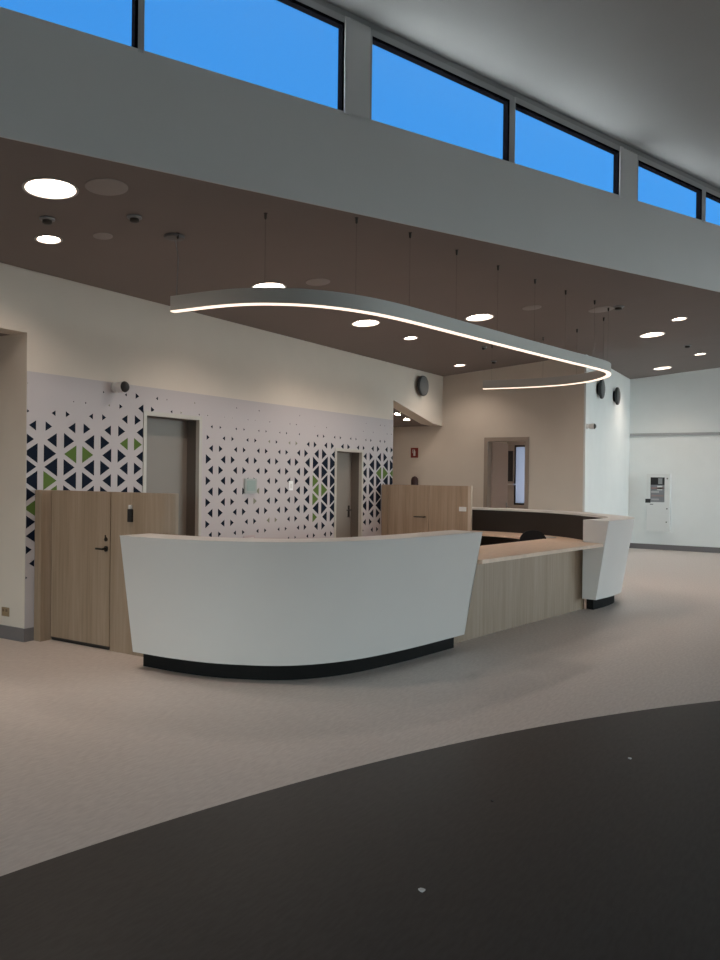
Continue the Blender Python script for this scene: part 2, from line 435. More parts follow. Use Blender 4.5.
# ------------------------------------------------------------------ doors in the mural wall
def wall_door(n, x0, x1, zt, lever_left):
    d = bpy.data.objects.new('door_%d' % n, None); C.objects.link(d); d.location = ((x0 + x1) / 2, YB + .18, 0); tag(d, kind='structure')
    h = (x1 - x0) / 2
    bm = new_bm(); f = .045
    for lo, hi in (((-h, -.195, 0), (-h + f, .07, zt)), ((h - f, -.195, 0), (h, .07, zt)), ((-h + f, -.195, zt - f), (h - f, .07, zt))): add_box(bm, lo, hi)
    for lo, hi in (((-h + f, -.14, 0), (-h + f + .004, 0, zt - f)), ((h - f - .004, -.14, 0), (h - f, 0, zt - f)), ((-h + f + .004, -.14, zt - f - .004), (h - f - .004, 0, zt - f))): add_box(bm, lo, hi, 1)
    mesh_obj('door_frame', bm, [FRAMEP, REVEALSHADE], d)
    bm = box((-h + f + .003, 0, .01), (h - f - .003, .04, zt - f - .003), .002)
    mesh_obj('door_leaf', bm, DOORP, d)
    hx = (h - .12) if lever_left else (-h + .12)
    sg = -1 if lever_left else 1
    bm = new_bm()
    add_box(bm, (hx - .02, -.008, .95), (hx + .02, 0, 1.13))
    add_tube(bm, (hx, -.005, 1.06), (hx, -.05, 1.06), .01); add_tube(bm, (hx - sg * .01, -.05, 1.06), (hx + sg * .12, -.05, 1.06), .009)
    mesh_obj('door_handle', bm, DARKMET, d)
wall_door(1, *D1[:2], D1[2], False)
wall_door(2, *D2[:2], D2[2], True)

# frontal doorway: frame and a leaf standing open into the room
d = bpy.data.objects.new('door_3', None); C.objects.link(d); d.location = (XF, (FD[0] + FD[1]) / 2, 0); tag(d, kind='structure')
h = (FD[1] - FD[0]) / 2; f = .04; bm = new_bm()
for lo, hi in (((-.02, -h - .03, 0), (.17, -h + f, FD[2] + .03)), ((-.02, h - f, 0), (.17, h + .03, FD[2] + .03)), ((-.02, -h + f, FD[2] - f), (.17, h - f, FD[2] + .03))): add_box(bm, lo, hi)
mesh_obj('door_frame', bm, mat('brown_frame_paint', (.34, .285, .24), .45), d)
mesh_obj('door_leaf', box((.18, h - .06, .01), (.95, h - .02, FD[2] - f - .005), .002), mat('door_leaf_paint', (.58, .47, .42), .45), d)
bm = new_bm(); add_box(bm, (.86, h - .068, .98), (.9, h - .06, 1.12)); add_tube(bm, (.88, h - .065, 1.05), (.88, h - .11, 1.05), .009); add_tube(bm, (.88, h - .11, 1.05), (.76, h - .11, 1.05), .009)
mesh_obj('door_handle', bm, STEEL, d)
# screen and shelf seen through the doorway on the room's far wall
t = thing('wall_screen', (RX, 6.62, 1.52), 'black tall screen on the far wall of the room behind the doorway', 'screen')
mesh_obj('screen_panel', box((-.05, -.14, 0), (-.005, .16, .68), .005), BLACK, t)
mesh_obj('bracket', box((-.01, -.06, .2), (0, .06, .45)), DARKMET, t)
bm = box((RX - .16, 6.42, 1.44), (RX, 6.85, 1.47), .003)
tag(mesh_obj('wall_shelf', bm, PLASTIC), 'small white shelf below the black screen inside the doorway room', 'shelf')

# ------------------------------------------------------------------ mural
bm = new_bm(); y0 = YB - .004
MX0, MX1, MZ = 4.752, 11.775, 2.55
def quad(x0, x1, z0, z1):
    add_box(bm, (x0, y0, z0), (x1, YB - .0005, z1))
quad(MX0, D1[0], .125, MZ); quad(D1[0], D1[1], D1[2], MZ); quad(D1[1], D2[0], .125, MZ); quad(D2[0], D2[1], D2[2], MZ); quad(D2[1], MX1, .125, MZ)
def clip(poly, axis, val, keep_less):
    out = []
    for i in range(len(poly)):
        a, b = poly[i], poly[(i + 1) % len(poly)]
        ia = (a[axis] <= val) == keep_less; ib = (b[axis] <= val) == keep_less
        if ia: out.append(a)
        if ia != ib:
            t = (val - a[axis]) / (b[axis] - a[axis]); out.append((a[0] + (b[0] - a[0]) * t, a[1] + (b[1] - a[1]) * t))
    return out
def lerp_pts(x, pts):
    if x <= pts[0][0]: return pts[0][1]
    for (a, va), (b, vb) in zip(pts, pts[1:]):
        if x <= b: return va + (vb - va) * (x - a) / (b - a)
    return pts[-1][1]
def size(x, z):
    # how large each printed triangle is, over the wall
    peak = lerp_pts(x, [(4.7, .70), (5.3, .66), (5.7, .56), (6.1, .52), (6.35, .44), (7.0, .42), (7.3, .44), (7.7, .36), (8.6, .33), (9.0, .40), (9.3, .55), (9.55, .72), (9.9, .80), (10.8, .58), (11.0, .68), (11.3, .78), (11.8, .80)])
    top = lerp_pts(x, [(4.7, 2.30), (5.2, 2.34), (5.8, 2.42), (5.98, 2.62), (6.15, 2.85), (6.6, 2.5), (7.3, 2.40), (8.2, 2.42), (9.0, 2.36), (9.6, 2.30), (11, 2.32), (11.8, 2.30)])
    ctr = lerp_pts(x, [(4.7, 1.5), (6.2, 1.65), (7.4, 1.4), (9.5, 1.5), (11.8, 1.45)])
    if z > ctr: k = (top - z) / max(.05, (top - ctr)); k = min(1, max(0, k) * 1.55)
    else: k = min(1, max(0, (z - .45) / (ctr - .45)) * 1.5)
    return peak * k
dx = .2245; dz = .262
GRN = {(2, 6), (0, 4)}
greens = {(1, 1.80, -1), (3, 1.80, -1), (4, 1.98, 1), (5, 1.98, -1), (4, 1.72, -1)}
ncol = int((MX1 - MX0) / dx) + 3
for i in range(-1, ncol):
    xc = 4.905 + i * dx
    for j in range(0, 11):
        zc = 1.52 + (j - 5) * dz + (dz / 2 if i % 2 else 0)
        if zc > 2.5 or zc < .15: continue
        rr = random.random(); pair_green = (rr < .035 or (xc > 11 and abs(zc - 1.60) < .07) or (9.45 < xc < 9.95 and (abs(zc - 1.70) < .07 or abs(zc - 1.40) < .06) and rr < .75) or (i, j) in GRN)
        for sgn in (-1, 1):
            cx = xc + sgn * dx * .36      # centroid of the half rhombus
            s = size(cx, zc) * random.uniform(.93, 1.05)
            r2 = random.random()
            if s < .05:
                if zc > 1.9 and zc < 2.48 and r2 < .55: s = .06 + .04 * random.random()
                else: continue
            if s < .16 and random.random() < .25: continue
            hh = dz * s / 2; ww = dx * s * .94
            gx = xc + sgn * (.018 + dx * .30 * (1 - s) * .8)
            poly = [(gx, zc - hh), (gx + sgn * ww, zc), (gx, zc + hh)]
            m = 1
            if pair_green or r2 < .05: m = 2 if s > .34 else 3
            poly = clip(poly, 0, MX0 + .003, False); 
            if len(poly) > 2: poly = clip(poly, 0, MX1 - .003, True)
            if len(poly) < 3: continue
            parts = [poly]
            for (a0, a1, zt) in (D1, D2):
                nxt = []
                for p in parts:
                    q = clip(p, 0, a0, True)
                    if len(q) > 2: nxt.append(q)
                    q = clip(p, 0, a1, False)
                    if len(q) > 2: nxt.append(q)
                    q = clip(p, 0, a0, False)
                    if len(q) > 2: q = clip(q, 0, a1, True)
                    if len(q) > 2: q = clip(q, 1, zt, False)
                    if len(q) > 2: nxt.append(q)
                parts = nxt
            for p in parts:
                vv = [bm.verts.new((x, y0 - .0012, z)) for x, z in p]
                try: bm.faces.new(vv).material_index = m
                except Exception: pass
me_ = bpy.data.meshes.new('wall_mural'); bm.to_mesh(me_); bm.free()
for m in (VINYL, NAVY, GREEN, PALEGREEN): me_.materials.append(m)
mural = bpy.data.objects.new('wall_mural', me_); C.objects.link(mural)
tag(mural, 'pale wall mural printed with navy and green triangles behind the desk', 'mural')

# ------------------------------------------------------------------ reception desk
near = spline([(4.44, 5.0), (4.45, 4.55), (4.54, 4.08), (4.80, 3.58), (5.25, 3.25), (5.9, 3.055), (6.86, 2.90)], .05)
far = spline([(9.66, 2.475), (10.15, 2.395), (10.65, 2.40), (11.1, 2.60), (11.5, 2.96), (11.92, 3.38), (12.25, 3.9), (12.44, 4.5), (12.5, 5.1), (12.5, 5.75)], .05)
H = 1.10; ZB = .14
def es_near(start, z): return 0 if start else -(H - z) * .085
sec = [(0, H), (.006, H - .012), (.155, ZB), (.33, ZB), (.33, H)]
t = thing('reception_counter', (5.3, 3.7, 0), 'large white curved reception counter with leaning front, nearest the viewer', 'reception counter', 'white curved counters of the desk')
def under(o, par): o.parent = par; o.matrix_parent_inverse = Matrix.Translation(-Vector(par.location)); return o
under(mesh_obj('counter_body', sweep(near, sec, es_near), WHITE, smooth=True), t)
under(mesh_obj('plinth', sweep(near[0:-1], [(.27, ZB), (.27, 0), (.33, 0), (.33, ZB)]), PLINTH, smooth=True), t)
t = thing('reception_counter', (11.0, 3.2, 0), 'white curved reception counter at the far end, past the wooden front', 'reception counter', 'white curved counters of the desk')
under(mesh_obj('counter_body', sweep(far, sec), WHITE, smooth=True), t)
under(mesh_obj('inner_panel', sweep(far[1:], [(.331, H - .03), (.331, .2), (.345, .2), (.345, H - .03)]), BLACKLAM, smooth=True), t)
under(mesh_obj('plinth', sweep(far[2:], [(.24, ZB), (.24, 0), (.33, 0), (.33, ZB)]), PLINTH, smooth=True), t)
for ch in t.children:
    if ch.name.startswith('inner'): ch['label'] = 'black inner lining of the counter'
# wooden front and low service worktop between the two
def oln(x): return 2.905 - .1545 * (x - 6.83)
K = .988
ang = math.atan(-.1545)
Mx = Matrix.Translation((6.60, oln(6.60), 0)) @ Matrix.Rotation(ang, 4, 'Z')
LF = 3.22
fr = thing('wooden_desk', (8.2, oln(8.2) + .37, 0), 'pale wood desk front panel below the tan service worktop', 'desk')
bm = new_bm(); add_box(bm, (.10, .37, 0), (LF - .03, .40, .79), M=Mx); under(mesh_obj('front_panel', bm, WOOD), fr)
bm = new_bm(); add_box(bm, (LF - .05, .36, 0), (LF - .03 + .02, .60, .79), M=Mx); under(mesh_obj('side_panel', bm, WOOD), fr)
bm = new_bm(); add_box(bm, (.12, .40, 0), (.16, .86, .79), M=Mx); under(mesh_obj('side_panel', bm, WOOD), fr)
bm = new_bm()
pts = [(.10, .06), (LF - .165, .06), (LF - .13, .352), (LF - .04, .352), (LF - .04, .90), (.10, .90)]
pts = [(Mx @ Vector((a, b, 0))).xy for a, b in pts]
# left end keeps behind the near counter
pts[0] = (Mx @ Vector((.36, .06, 0))).xy; pts[-1] = (Mx @ Vector((.10, .90, 0))).xy
pts.insert(0, (Mx @ Vector((.30, .34, 0))).xy); pts.insert(0, (Mx @ Vector((.10, .34, 0))).xy)
add_prism(bm, [tuple(p) for p in pts], .792, .83)
tag(mesh_obj('service_worktop', bm, TAN), 'low tan service worktop over the wooden desk front', 'worktop')
# inner worktops
def es2(s, z): return 0
bm = sweep(far[6:-6], [(.35, .73), (.35, .70), (1.0, .70), (1.0, .73)])
ob = tag(mesh_obj('inner_worktop', bm, TAN), 'curved tan inner worktop along the black lining of the far counter', 'worktop')
bm = sweep(near[6:-26], [(.335, .73), (.335, .70), (.90, .70), (.90, .73)])
tag(mesh_obj('inner_worktop', bm, TAN), 'curved tan inner worktop hidden behind the nearest white counter', 'worktop')
# papers on the far inner worktop
for (x, y, r, lb) in ((11.72, 4.05, .3, 'white paper sheet lying on the far inner worktop'),):
    bm = new_bm(); add_box(bm, (-.15, -.1, 0), (.15, .1, .012)); o = mesh_obj('paper_stack', bm, PLASTIC, loc=(11.42, 3.86, .7305)); o.rotation_euler = (0, 0, 1.0)
    tag(o, lb, 'paper')

# office chair
t = thing('office_chair', (10.77, 3.83, 0), 'black office chair behind the low worktop, only its rounded back showing', 'office chair', rz=math.radians(25))
bm = new_bm()
for i in range(5):
    a = 2 * PI * i / 5; add_tube(bm, (0, 0, .09), (.28 * math.cos(a), .28 * math.sin(a), .065), .022, 8, r2=.014)
mesh_obj('star_base', bm, BLACK, t)
for i in range(5):
    a = 2 * PI * i / 5; bm = new_bm(); c = Vector((.28 * math.cos(a), .28 * math.sin(a), .027))
    tq = Vector((-math.sin(a), math.cos(a), 0)); add_tube(bm, c - tq * .018, c + tq * .018, .027, 14); mesh_obj('castor', bm, BLACK, t)
bm = new_bm(); add_tube(bm, (0, 0, .08), (0, 0, .40), .025, 12); mesh_obj('gas_column', bm, DARKMET, t)
bm = box((-.23, -.23, .40), (.23, .23, .47), .03); mesh_obj('seat', bm, FABRIC, t, smooth=True)
bm = new_bm(); n = 24; prev = None       # rounded back, gently dished
outline = []
for i in range(n):
    a = 2 * PI * i / n; ca, sa = math.cos(a), math.sin(a)
    yy = .19 * math.copysign(abs(ca) ** .85, ca); zz = .69 + .20 * math.copysign(abs(sa) ** .9, sa); outline.append((yy, zz))
fr_ = [bm.verts.new((-.25 + .25 * y * y * 2, y, z)) for y, z in outline]; bk = [bm.verts.new((-.30 + .25 * y * y * 2, y, z)) for y, z in outline]
bm.faces.new(fr_); bm.faces.new(bk[::-1])
for i in range(n): bm.faces.new((fr_[i], bk[i], bk[(i + 1) % n], fr_[(i + 1) % n]))
mesh_obj('backrest', bm, FABRIC, t, smooth=True)
bm = new_bm(); add_tube(bm, (-.10, 0, .40), (-.30, 0, .44), .018); add_tube(bm, (-.30, 0, .44), (-.31, 0, .70), .018); mesh_obj('back_support', bm, BLACK, t)

# ------------------------------------------------------------------ gates at both ends of the desk
GH = 1.43
t = thing('desk_gate', (4.95, 5.8, 0), 'pale wood screen with a gate leaf and black card reader, left of the near counter', 'gate', 'wood screens closing off the desk')
def part(name, bm, m, **k): return under(mesh_obj(name, bm, m, **k), t)
part('post', box((4.84, 6.515, 0), (4.99, YB - .02, GH)), WOOD)
part('groove', box((4.955, 6.502, .02), (4.985, 6.513, GH - .005)), DARKMET)
leaf = part('gate_leaf', box((4.945, 5.695, .035), (4.985, 6.50, GH), .002), WOOD)
bm = new_bm(); p = spline([(4.945, 5.68), (4.945, 5.3), (4.95, 5.12), (4.97, 5.02), (5.01, 4.975), (5.06, 4.965)], .03)
part('fixed_panel', sweep(p, [(0, GH), (0, 0), (.045, 0), (.045, GH)]), WOOD, smooth=True)
part('floor_gap_shadow_strip', box((4.955, 5.70, .003), (4.975, 6.50, .03)), BLACK) if False else part('gap_shade_strip', box((4.955, 5.70, .003), (4.975, 6.50, .032)), BLACK)  # black strip painting in the shade of the gap under the leaf
bm = new_bm(); add_tube(bm, (4.945, 5.74, .915), (4.895, 5.74, .915), .010); add_tube(bm, (4.895, 5.725, .915), (4.895, 5.82, .915), .009); add_lathe(bm, [(.026, 0), (.026, .008)], Matrix.Translation((4.945, 5.74, .915)) @ Matrix.Rotation(-PI / 2, 4, 'Y'), 20)
part('lever_handle', bm, DARKMET, smooth=True)
bm = new_bm(); add_lathe(bm, [(.018, 0), (.018, .01)], Matrix.Translation((4.945, 5.74, 1.0)) @ Matrix.Rotation(-PI / 2, 4, 'Y'), 20); add_box(bm, (4.93, 5.735, .985), (4.936, 5.745, 1.04)); part('lock_cylinder', bm, DARKMET)
c_ = thing('card_reader', (4.943, 5.42, 1.17), 'black card reader on the left pale wood gate screen', 'card reader')
mesh_obj('reader_body', box((-.022, -.027, 0), (0, .027, .115), .006), BLACK, c_, smooth=True)
mesh_obj('reader_cap', box((-.020, -.015, .117), (0, .015, .15), .003), PLASTIC, c_)

GX = 11.40; GH2 = 1.465
t = thing('desk_gate', (GX, 5.9, 0), 'brown wood gate screen between mural and desk, beside the far counter', 'gate', 'wood screens closing off the desk')
GE = 5.055
part('post', box((GX - .01, 6.50, 0), (GX + .05, YB - .02, GH2)), WOOD)
part('gate_leaf', box((GX, 5.75, .035), (GX + .04, 6.495, GH2), .002), WOOD)
part('fixed_panel', box((GX, GE + .02, 0), (GX + .04, 5.745, GH2), .002), WOOD)
o = part('end_trim', box((GX - .005, GE - .035, 0), (GX + .045, GE + .018, GH2 + .002)), mat('pale_edge', (.50, .42, .34), .5))
bm = new_bm(); add_tube(bm, (GX, 5.81, .96), (GX - .05, 5.81, .96), .010); add_tube(bm, (GX - .05, 5.80, .96), (GX - .05, 5.99, .96), .010); part('lever_handle', bm, DARKMET)
o = tag(mesh_obj('switch_plate', box((GX - .010, 5.10, 1.07), (GX, 5.22, 1.14), .002), PLASTIC), 'small white switch plate on the brown gate screen by the far counter', 'switch')

# ------------------------------------------------------------------ ring pendant
LZ = 2.97
lp = [(4.95, 4.95), (4.98, 4.40), (5.09, 4.06), (5.32, 3.77), (5.66, 3.56), (6.15, 3.41), (7.1, 3.255), (8.3, 3.07), (9.4, 2.885), (10.0, 2.775), (10.5, 2.735), (10.95, 2.88), (11.38, 3.25), (11.63, 3.75), (11.68, 4.3), (11.60, 4.93)]
lpath = spline(lp, .05)
w2 = .030
t = thing('ring_pendant', (8.3, 3.07, LZ), 'long white curved pendant light with a glowing underside, hung above the desk', 'pendant light')
part('lamp_housing', sweep(lpath, [(-w2, LZ + .135), (-w2, LZ + .012), (w2, LZ + .012), (w2, LZ + .135)]), LAMPBODY, smooth=True)
o = part('diffuser', sweep(lpath[:], [(-w2 - .001, LZ + .0118), (-w2 + .004, LZ + .003), (w2 - .004, LZ + .003), (w2 + .001, LZ + .0118)]), STRIP, smooth=True)
o['label'] = 'warm glowing diffuser strip'
wires = [(4.96, 4.91), (5.09, 4.07), (5.66, 3.56), (6.28, 3.385), (7.01, 3.27), (7.77, 3.155), (8.54, 3.03), (9.26, 2.91), (10.0, 2.775), (10.5, 2.735), (11.05, 2.94), (11.50, 3.44), (11.67, 4.0), (11.62, 4.80)]
bmw = new_bm(); add_tube(bmw, (0, 0, 0), (0, 0, 1), .0008, 6); wire0 = mesh_obj('suspension_cable', bmw, DARKMET, t)
bma = new_bm(); add_lathe(bma, [(.004, -.05), (.010, -.04), (.012, -.004), (.018, 0)], n=16); anc0 = mesh_obj('ceiling_anchor', bma, DARKMET, t, smooth=True)
for i, (x, y) in enumerate(wires):
    w_ = wire0 if i == 0 else wire0.copy(); a_ = anc0 if i == 0 else anc0.copy()
    if i: C.objects.link(w_); C.objects.link(a_)
    z1 = soffit(x, y)
    w_.location = Vector((x, y, LZ + .13)) - Vector(t.location); w_.scale = (1, 1, z1 - LZ - .13 - .04)
    a_.location = Vector((x, y, z1)) - Vector(t.location)
bm = new_bm(); add_lathe(bm, [(.02, -.03), (.085, -.022), (.09, 0)], Matrix.Translation((4.99, 4.98, soffit(4.99, 4.98))), 24); part('ceiling_rose', bm, mat('rose_grey', (.14, .13, .13), .5), smooth=True)
bm = new_bm(); q = [(5.0, 4.98, 3.62), (5.03, 4.97, 3.45), (5.0, 4.95, 3.3), (4.97, 4.93, 3.1)]
for a, b_ in zip(q, q[1:]): add_tube(bm, a, b_, .004, 6)
part('power_cord', bm, GREYP)

# ------------------------------------------------------------------ lights in the soffit
tilt = Matrix.Rotation(math.atan(-.0825), 4, 'X')
def downlight(x, y, r, depth, m, label):
    t = thing('downlight', (x, y, soffit(x, y)), label, 'ceiling light', 'recessed round downlights in the lower ceiling')
    bm = new_bm()
    rings = [(r + .012, -.002), (r + .012, -.006), (r - .006, -.006), (r - .006, depth - .006)]
    add_lathe(bm, rings, tilt, 48, cap=False)
    mesh_obj('trim_ring', bm, LAMPBODY, t, smooth=True)
    bm = new_bm(); add_lathe(bm, [(r - .008, depth - .012), (r - .008, depth - .006)], tilt, 48)
    mesh_obj('diffuser', bm, m, t)
    sp = bpy.data.lights.new('lamp_beam', 'SPOT'); sp.energy = 78 if r > .15 else 36; sp.color = (1, .84, .71)
    sp.spot_size = math.radians(132); sp.spot_blend = .7; sp.shadow_soft_size = r * .4
    so = bpy.data.objects.new('lamp_beam', sp); C.objects.link(so); so.parent = t; so.location = (0, 0, depth - .02)
    return t
bl = ['large lit downlight nearest the viewer, at the upper left', 'large lit downlight just above the left part of the ring pendant', 'large lit downlight just below the middle of the ring pendant',
      'large lit downlight above the middle of the ring pendant', 'large lit downlight right of the pendant tip, nearer the fascia', 'large lit downlight farthest away, close to the far wall']
sl = ['small lit downlight below the nearest large downlight', 'small lit downlight over the mural, inside the ring pendant curve', 'small lit downlight near the corner above the round wall speaker',
      'small lit downlight at the right, close to the fascia edge', 'small lit downlight at the far right of the lower ceiling']
for (x, y), lb in zip(BIG, bl): downlight(x, y, .18, .06, DISC_BIG, lb)
for (x, y), lb in zip(SMALL, sl): downlight(x, y, .10, .03, DISC_SMALL, lb)
# corridor downlights hang flush under its low ceiling
for (x, y, lb) in ((12.57, 6.99, 'small lit downlight on the left in the low corridor ceiling'), (12.92, 6.99, 'small lit downlight on the right in the low corridor ceiling')):
    zc = 2.89 - .2047 * (x - 11.78) - .001
    t = thing('downlight', (x, y, zc), lb, 'ceiling light', 'downlights in the corridor'); t.rotation_euler = (0, math.atan(.2047), 0); t.scale = (.65, .65, 1)
    bm = new_bm(); add_lathe(bm, [(.095, 0), (.095, -.008), (.08, -.010)], n=32); mesh_obj('trim_ring', bm, LAMPBODY, t)
    bm = new_bm(); add_lathe(bm, [(.075, -.0105), (.075, -.013)], n=32); mesh_obj('diffuser', bm, mat('lit_corridor_diffuser', (.9, .88, .85), .5, emit=75, ecol=WARM), t)
# room lamp behind the doorway
t = thing('downlight', (15.2, 6.0, 2.7), 'round ceiling lamp in the room behind the doorway, above the open leaf', 'ceiling light')
bm = new_bm(); add_lathe(bm, [(.15, 0), (.15, -.02)], n=32); mesh_obj('trim_ring', bm, LAMPBODY, t)
bm = new_bm(); add_lathe(bm, [(.13, -.0205), (.13, -.025)], n=32); mesh_obj('diffuser', bm, mat('lit_room_diffuser', (.9, .85, .8), .5, emit=60, ecol=WARM), t)
# passage lamp
t = thing('downlight', (3.9, 7.9, 2.91), 'round ceiling lamp in the passage at the left edge', 'ceiling light')
bm = new_bm(); add_lathe(bm, [(.12, 0), (.12, -.02)], n=32); mesh_obj('trim_ring', bm, LAMPBODY, t)
bm = new_bm(); add_lathe(bm, [(.10, -.0205), (.10, -.025)], n=32); mesh_obj('diffuser', bm, mat('lit_passage_diffuser', (.9, .85, .8), .5, emit=14, ecol=WARM), t)

# flush ceiling speakers (unlit discs)
SPK = mat('speaker_grille', (.34, .31, .30), .8)
for (x, y, r, lb) in ((3.95, 4.62, .15, 'faint flush ceiling speaker beside the nearest large downlight'), (4.60, 5.42, .08, 'faint small flush ceiling speaker right of the small left downlight'),
                      (6.96, 4.85, .13, 'faint flush ceiling speaker above the pendant, right of the lamp over its left part'), (9.76, 3.50, .12, 'faint flush ceiling speaker above the right half of the pendant'), (10.54, 2.84, .16, 'faint flush ceiling speaker above the pendant tip')):
    bm = new_bm(); add_lathe(bm, [(r, .0), (r, -.004), (r - .012, -.007)], tilt, 40)
    tag(mesh_obj('ceiling_speaker', bm, SPK, loc=(x, y, soffit(x, y)), smooth=True), lb, 'ceiling speaker', 'flush ceiling speakers')
for (x, y, s, lb) in ((4.06, 5.43, 1.3, 'small smoke detector between the two left downlights'), (4.47, 4.90, 1.3, 'small smoke detector left of the ceiling rose of the pendant'), (10.55, 2.62, 1.6, 'dark detector on the ceiling above the pendant tip'),
                      (14.43, 2.43, 1.4, 'dark detector among the downlights at the right'), (12.94, 5.31, 1.2, 'detector farthest back, over the frontal wall'), (11.63, 4.94, 1.0, 'detector above the free end of the pendant')):
    t = thing('smoke_detector', (x, y, soffit(x, y)), lb, 'smoke detector', 'detectors on the lower ceiling')
    bm = new_bm(); add_lathe(bm, [(.045 * s, 0), (.045 * s, -.012), (.038 * s, -.018)], n=24); mesh_obj('mount', bm, GREYP, t, smooth=True)
    bm = new_bm(); add_lathe(bm, [(.028 * s, -.018), (.028 * s, -.04), (.015 * s, -.048)], n=24); mesh_obj('sensor', bm, DARKMET, t, smooth=True)

# ------------------------------------------------------------------ things on the walls
def wall_speaker(loc, rz, lb):
    t = thing('wall_speaker', loc, lb, 'wall speaker', 'round wall speakers', rz)
    R = Matrix.Rotation(PI / 2, 4, 'X')      # axis towards local -Y
    bm = new_bm(); add_lathe(bm, [(.10, 0), (.12, .03), (.175, .05), (.182, .075), (.176, .095)], R, 40); mesh_obj('speaker_body', bm, mat('charcoal_plastic', (.035, .037, .04), .5), t, smooth=True)
    bm = new_bm(); add_lathe(bm, [(.165, .0955), (.15, .108), (.09, .122), (.02, .127)], R, 40); mesh_obj('grille', bm, mat('speaker_grille_grey', (.13, .135, .14), .6), t, smooth=True)
    return t
wall_speaker((12.72, YB, 3.22), 0, 'round dark wall speaker high on the back wall above the corridor')
sa = math.atan2(.54, 5.46)
def side_y(x): return 3.92 + (x - XF) * .54 / 5.46
wall_speaker((14.8, side_y(14.8), 3.25), sa, 'round wall speaker on the white side wall, nearer of two')
wall_speaker((16.7, side_y(16.7), 3.30), sa, 'round wall speaker on the white side wall, farther of two')


def sec_cam(loc, rz, lb, s=1.0):
    t = thing('security_camera', loc, lb, 'security camera', 'wall security cameras', rz)
    R = Matrix.Rotation(PI / 2, 4, 'X')
    bm = new_bm(); add_lathe(bm, [(.055 * s, 0), (.055 * s, .02), (.03 * s, .035)], R, 28); mesh_obj('mount', bm, PLASTIC, t, smooth=True)
    bm = new_bm(); add_lathe(bm, [(.03 * s, .03), (.05 * s, .05), (.058 * s, .08), (.058 * s, .15 * s)], R, 28); mesh_obj('housing', bm, PLASTIC, t, smooth=True)
    bm = new_bm(); add_lathe(bm, [(.058 * s, .1505 * s), (.052 * s, .165 * s), (.03 * s, .185 * s), (.01 * s, .19 * s)], R, 28); mesh_obj('lens', bm, BLACK, t, smooth=True)
sec_cam((5.80, YB - .005, 2.50), 0, 'small white security camera with black lens above the triangle mural', 1.0)
sec_cam((13.76, side_y(13.76), 2.50), sa, 'small white security camera with black lens on the white side wall', .85)

t = thing('control_panel', (8.02, YB - .0055, 1.36), 'grey green control panel on the mural between the two doors', 'control panel')
mesh_obj('panel_body', box((-.115, -.03, 0), (.115, 0, .19), .006), mat('panel_grey', (.36, .40, .39), .4), t)
mesh_obj('panel_screen', box((-.09, -.034, .03), (.08, -.0305, .165)), mat('sage_panel', (.30, .38, .36), .3), t)
t = thing('wall_switch', (8.90, YB - .0055, 1.39), 'small bright white switch on the mural right of the control panel', 'switch')
mesh_obj('switch_plate', box((-.045, -.012, 0), (.045, 0, .13), .004), mat('bright_white_plastic', (.85, .86, .88), .35), t)
mesh_obj('rocker', box((-.02, -.018, .03), (.02, -.0125, .09), .003), PLASTIC, t)
t = thing('wall_socket', (8.02, YB - .0055, .70), 'pinkish white double socket low on the mural below the control panel', 'socket')
mesh_obj('socket_plate', box((-.11, -.010, 0), (.11, 0, .12), .003), mat('pale_pink_plastic', (.5, .42, .42), .5), t)
mesh_obj('socket_face', box((-.08, -.014, .03), (.08, -.0105, .09), .002), PLASTIC, t)
# socket on the passage jamb
t = thing('wall_socket', (4.75, 6.91, .215), 'tan power socket low on the wall at the left edge', 'socket')
mesh_obj('socket_plate', box((-.010, -.055, 0), (0, .055, .085), .003), mat('tan_plastic', (.30, .22, .13), .5), t)
for dy in (-.025, .025): mesh_obj('rocker', box((-.014, dy - .012, .045), (-.0105, dy + .012, .07)), mat('dark_tan_plastic', (.16, .11, .07), .5), t)

# fire sign and extinguisher in the corridor
t = thing('fire_sign', (XF, 7.215, 1.965), 'red fire extinguisher sign with white pictogram in the corridor', 'sign')
mesh_obj('sign_plate', box((-.004, -.08, 0), (0, .08, .19)), mat('sign_red', (.20, .018, .012), .5), t)
bm = new_bm()
add_box(bm, (-.0065, -.022, .035), (-.0045, .022, .125)); add_box(bm, (-.0065, -.012, .125), (-.0045, .012, .145)); add_box(bm, (-.0065, -.012, .145), (-.0045, .045, .155)); add_box(bm, (-.0065, .036, .09), (-.0045, .045, .145))
mesh_obj('pictogram', bm, PLASTIC, t)
t = thing('domed_fitting', (XF, 7.16, 1.40), 'dark maroon domed fitting on the corridor wall below the red sign, peeping over the gate', 'wall fitting')
bm = new_bm(); add_lathe(bm, [(.05, 0), (.068, .02), (.07, .12), (.062, .165), (.04, .195), (.01, .208)], Matrix.Translation((-.085, 0, 0)), 28); mesh_obj('dome', bm, mat('dark_maroon', (.035, .010, .010), .45), t, smooth=True)
mesh_obj('bracket', box((-.025, -.03, .04), (0, .03, .14)), DARKMET, t)

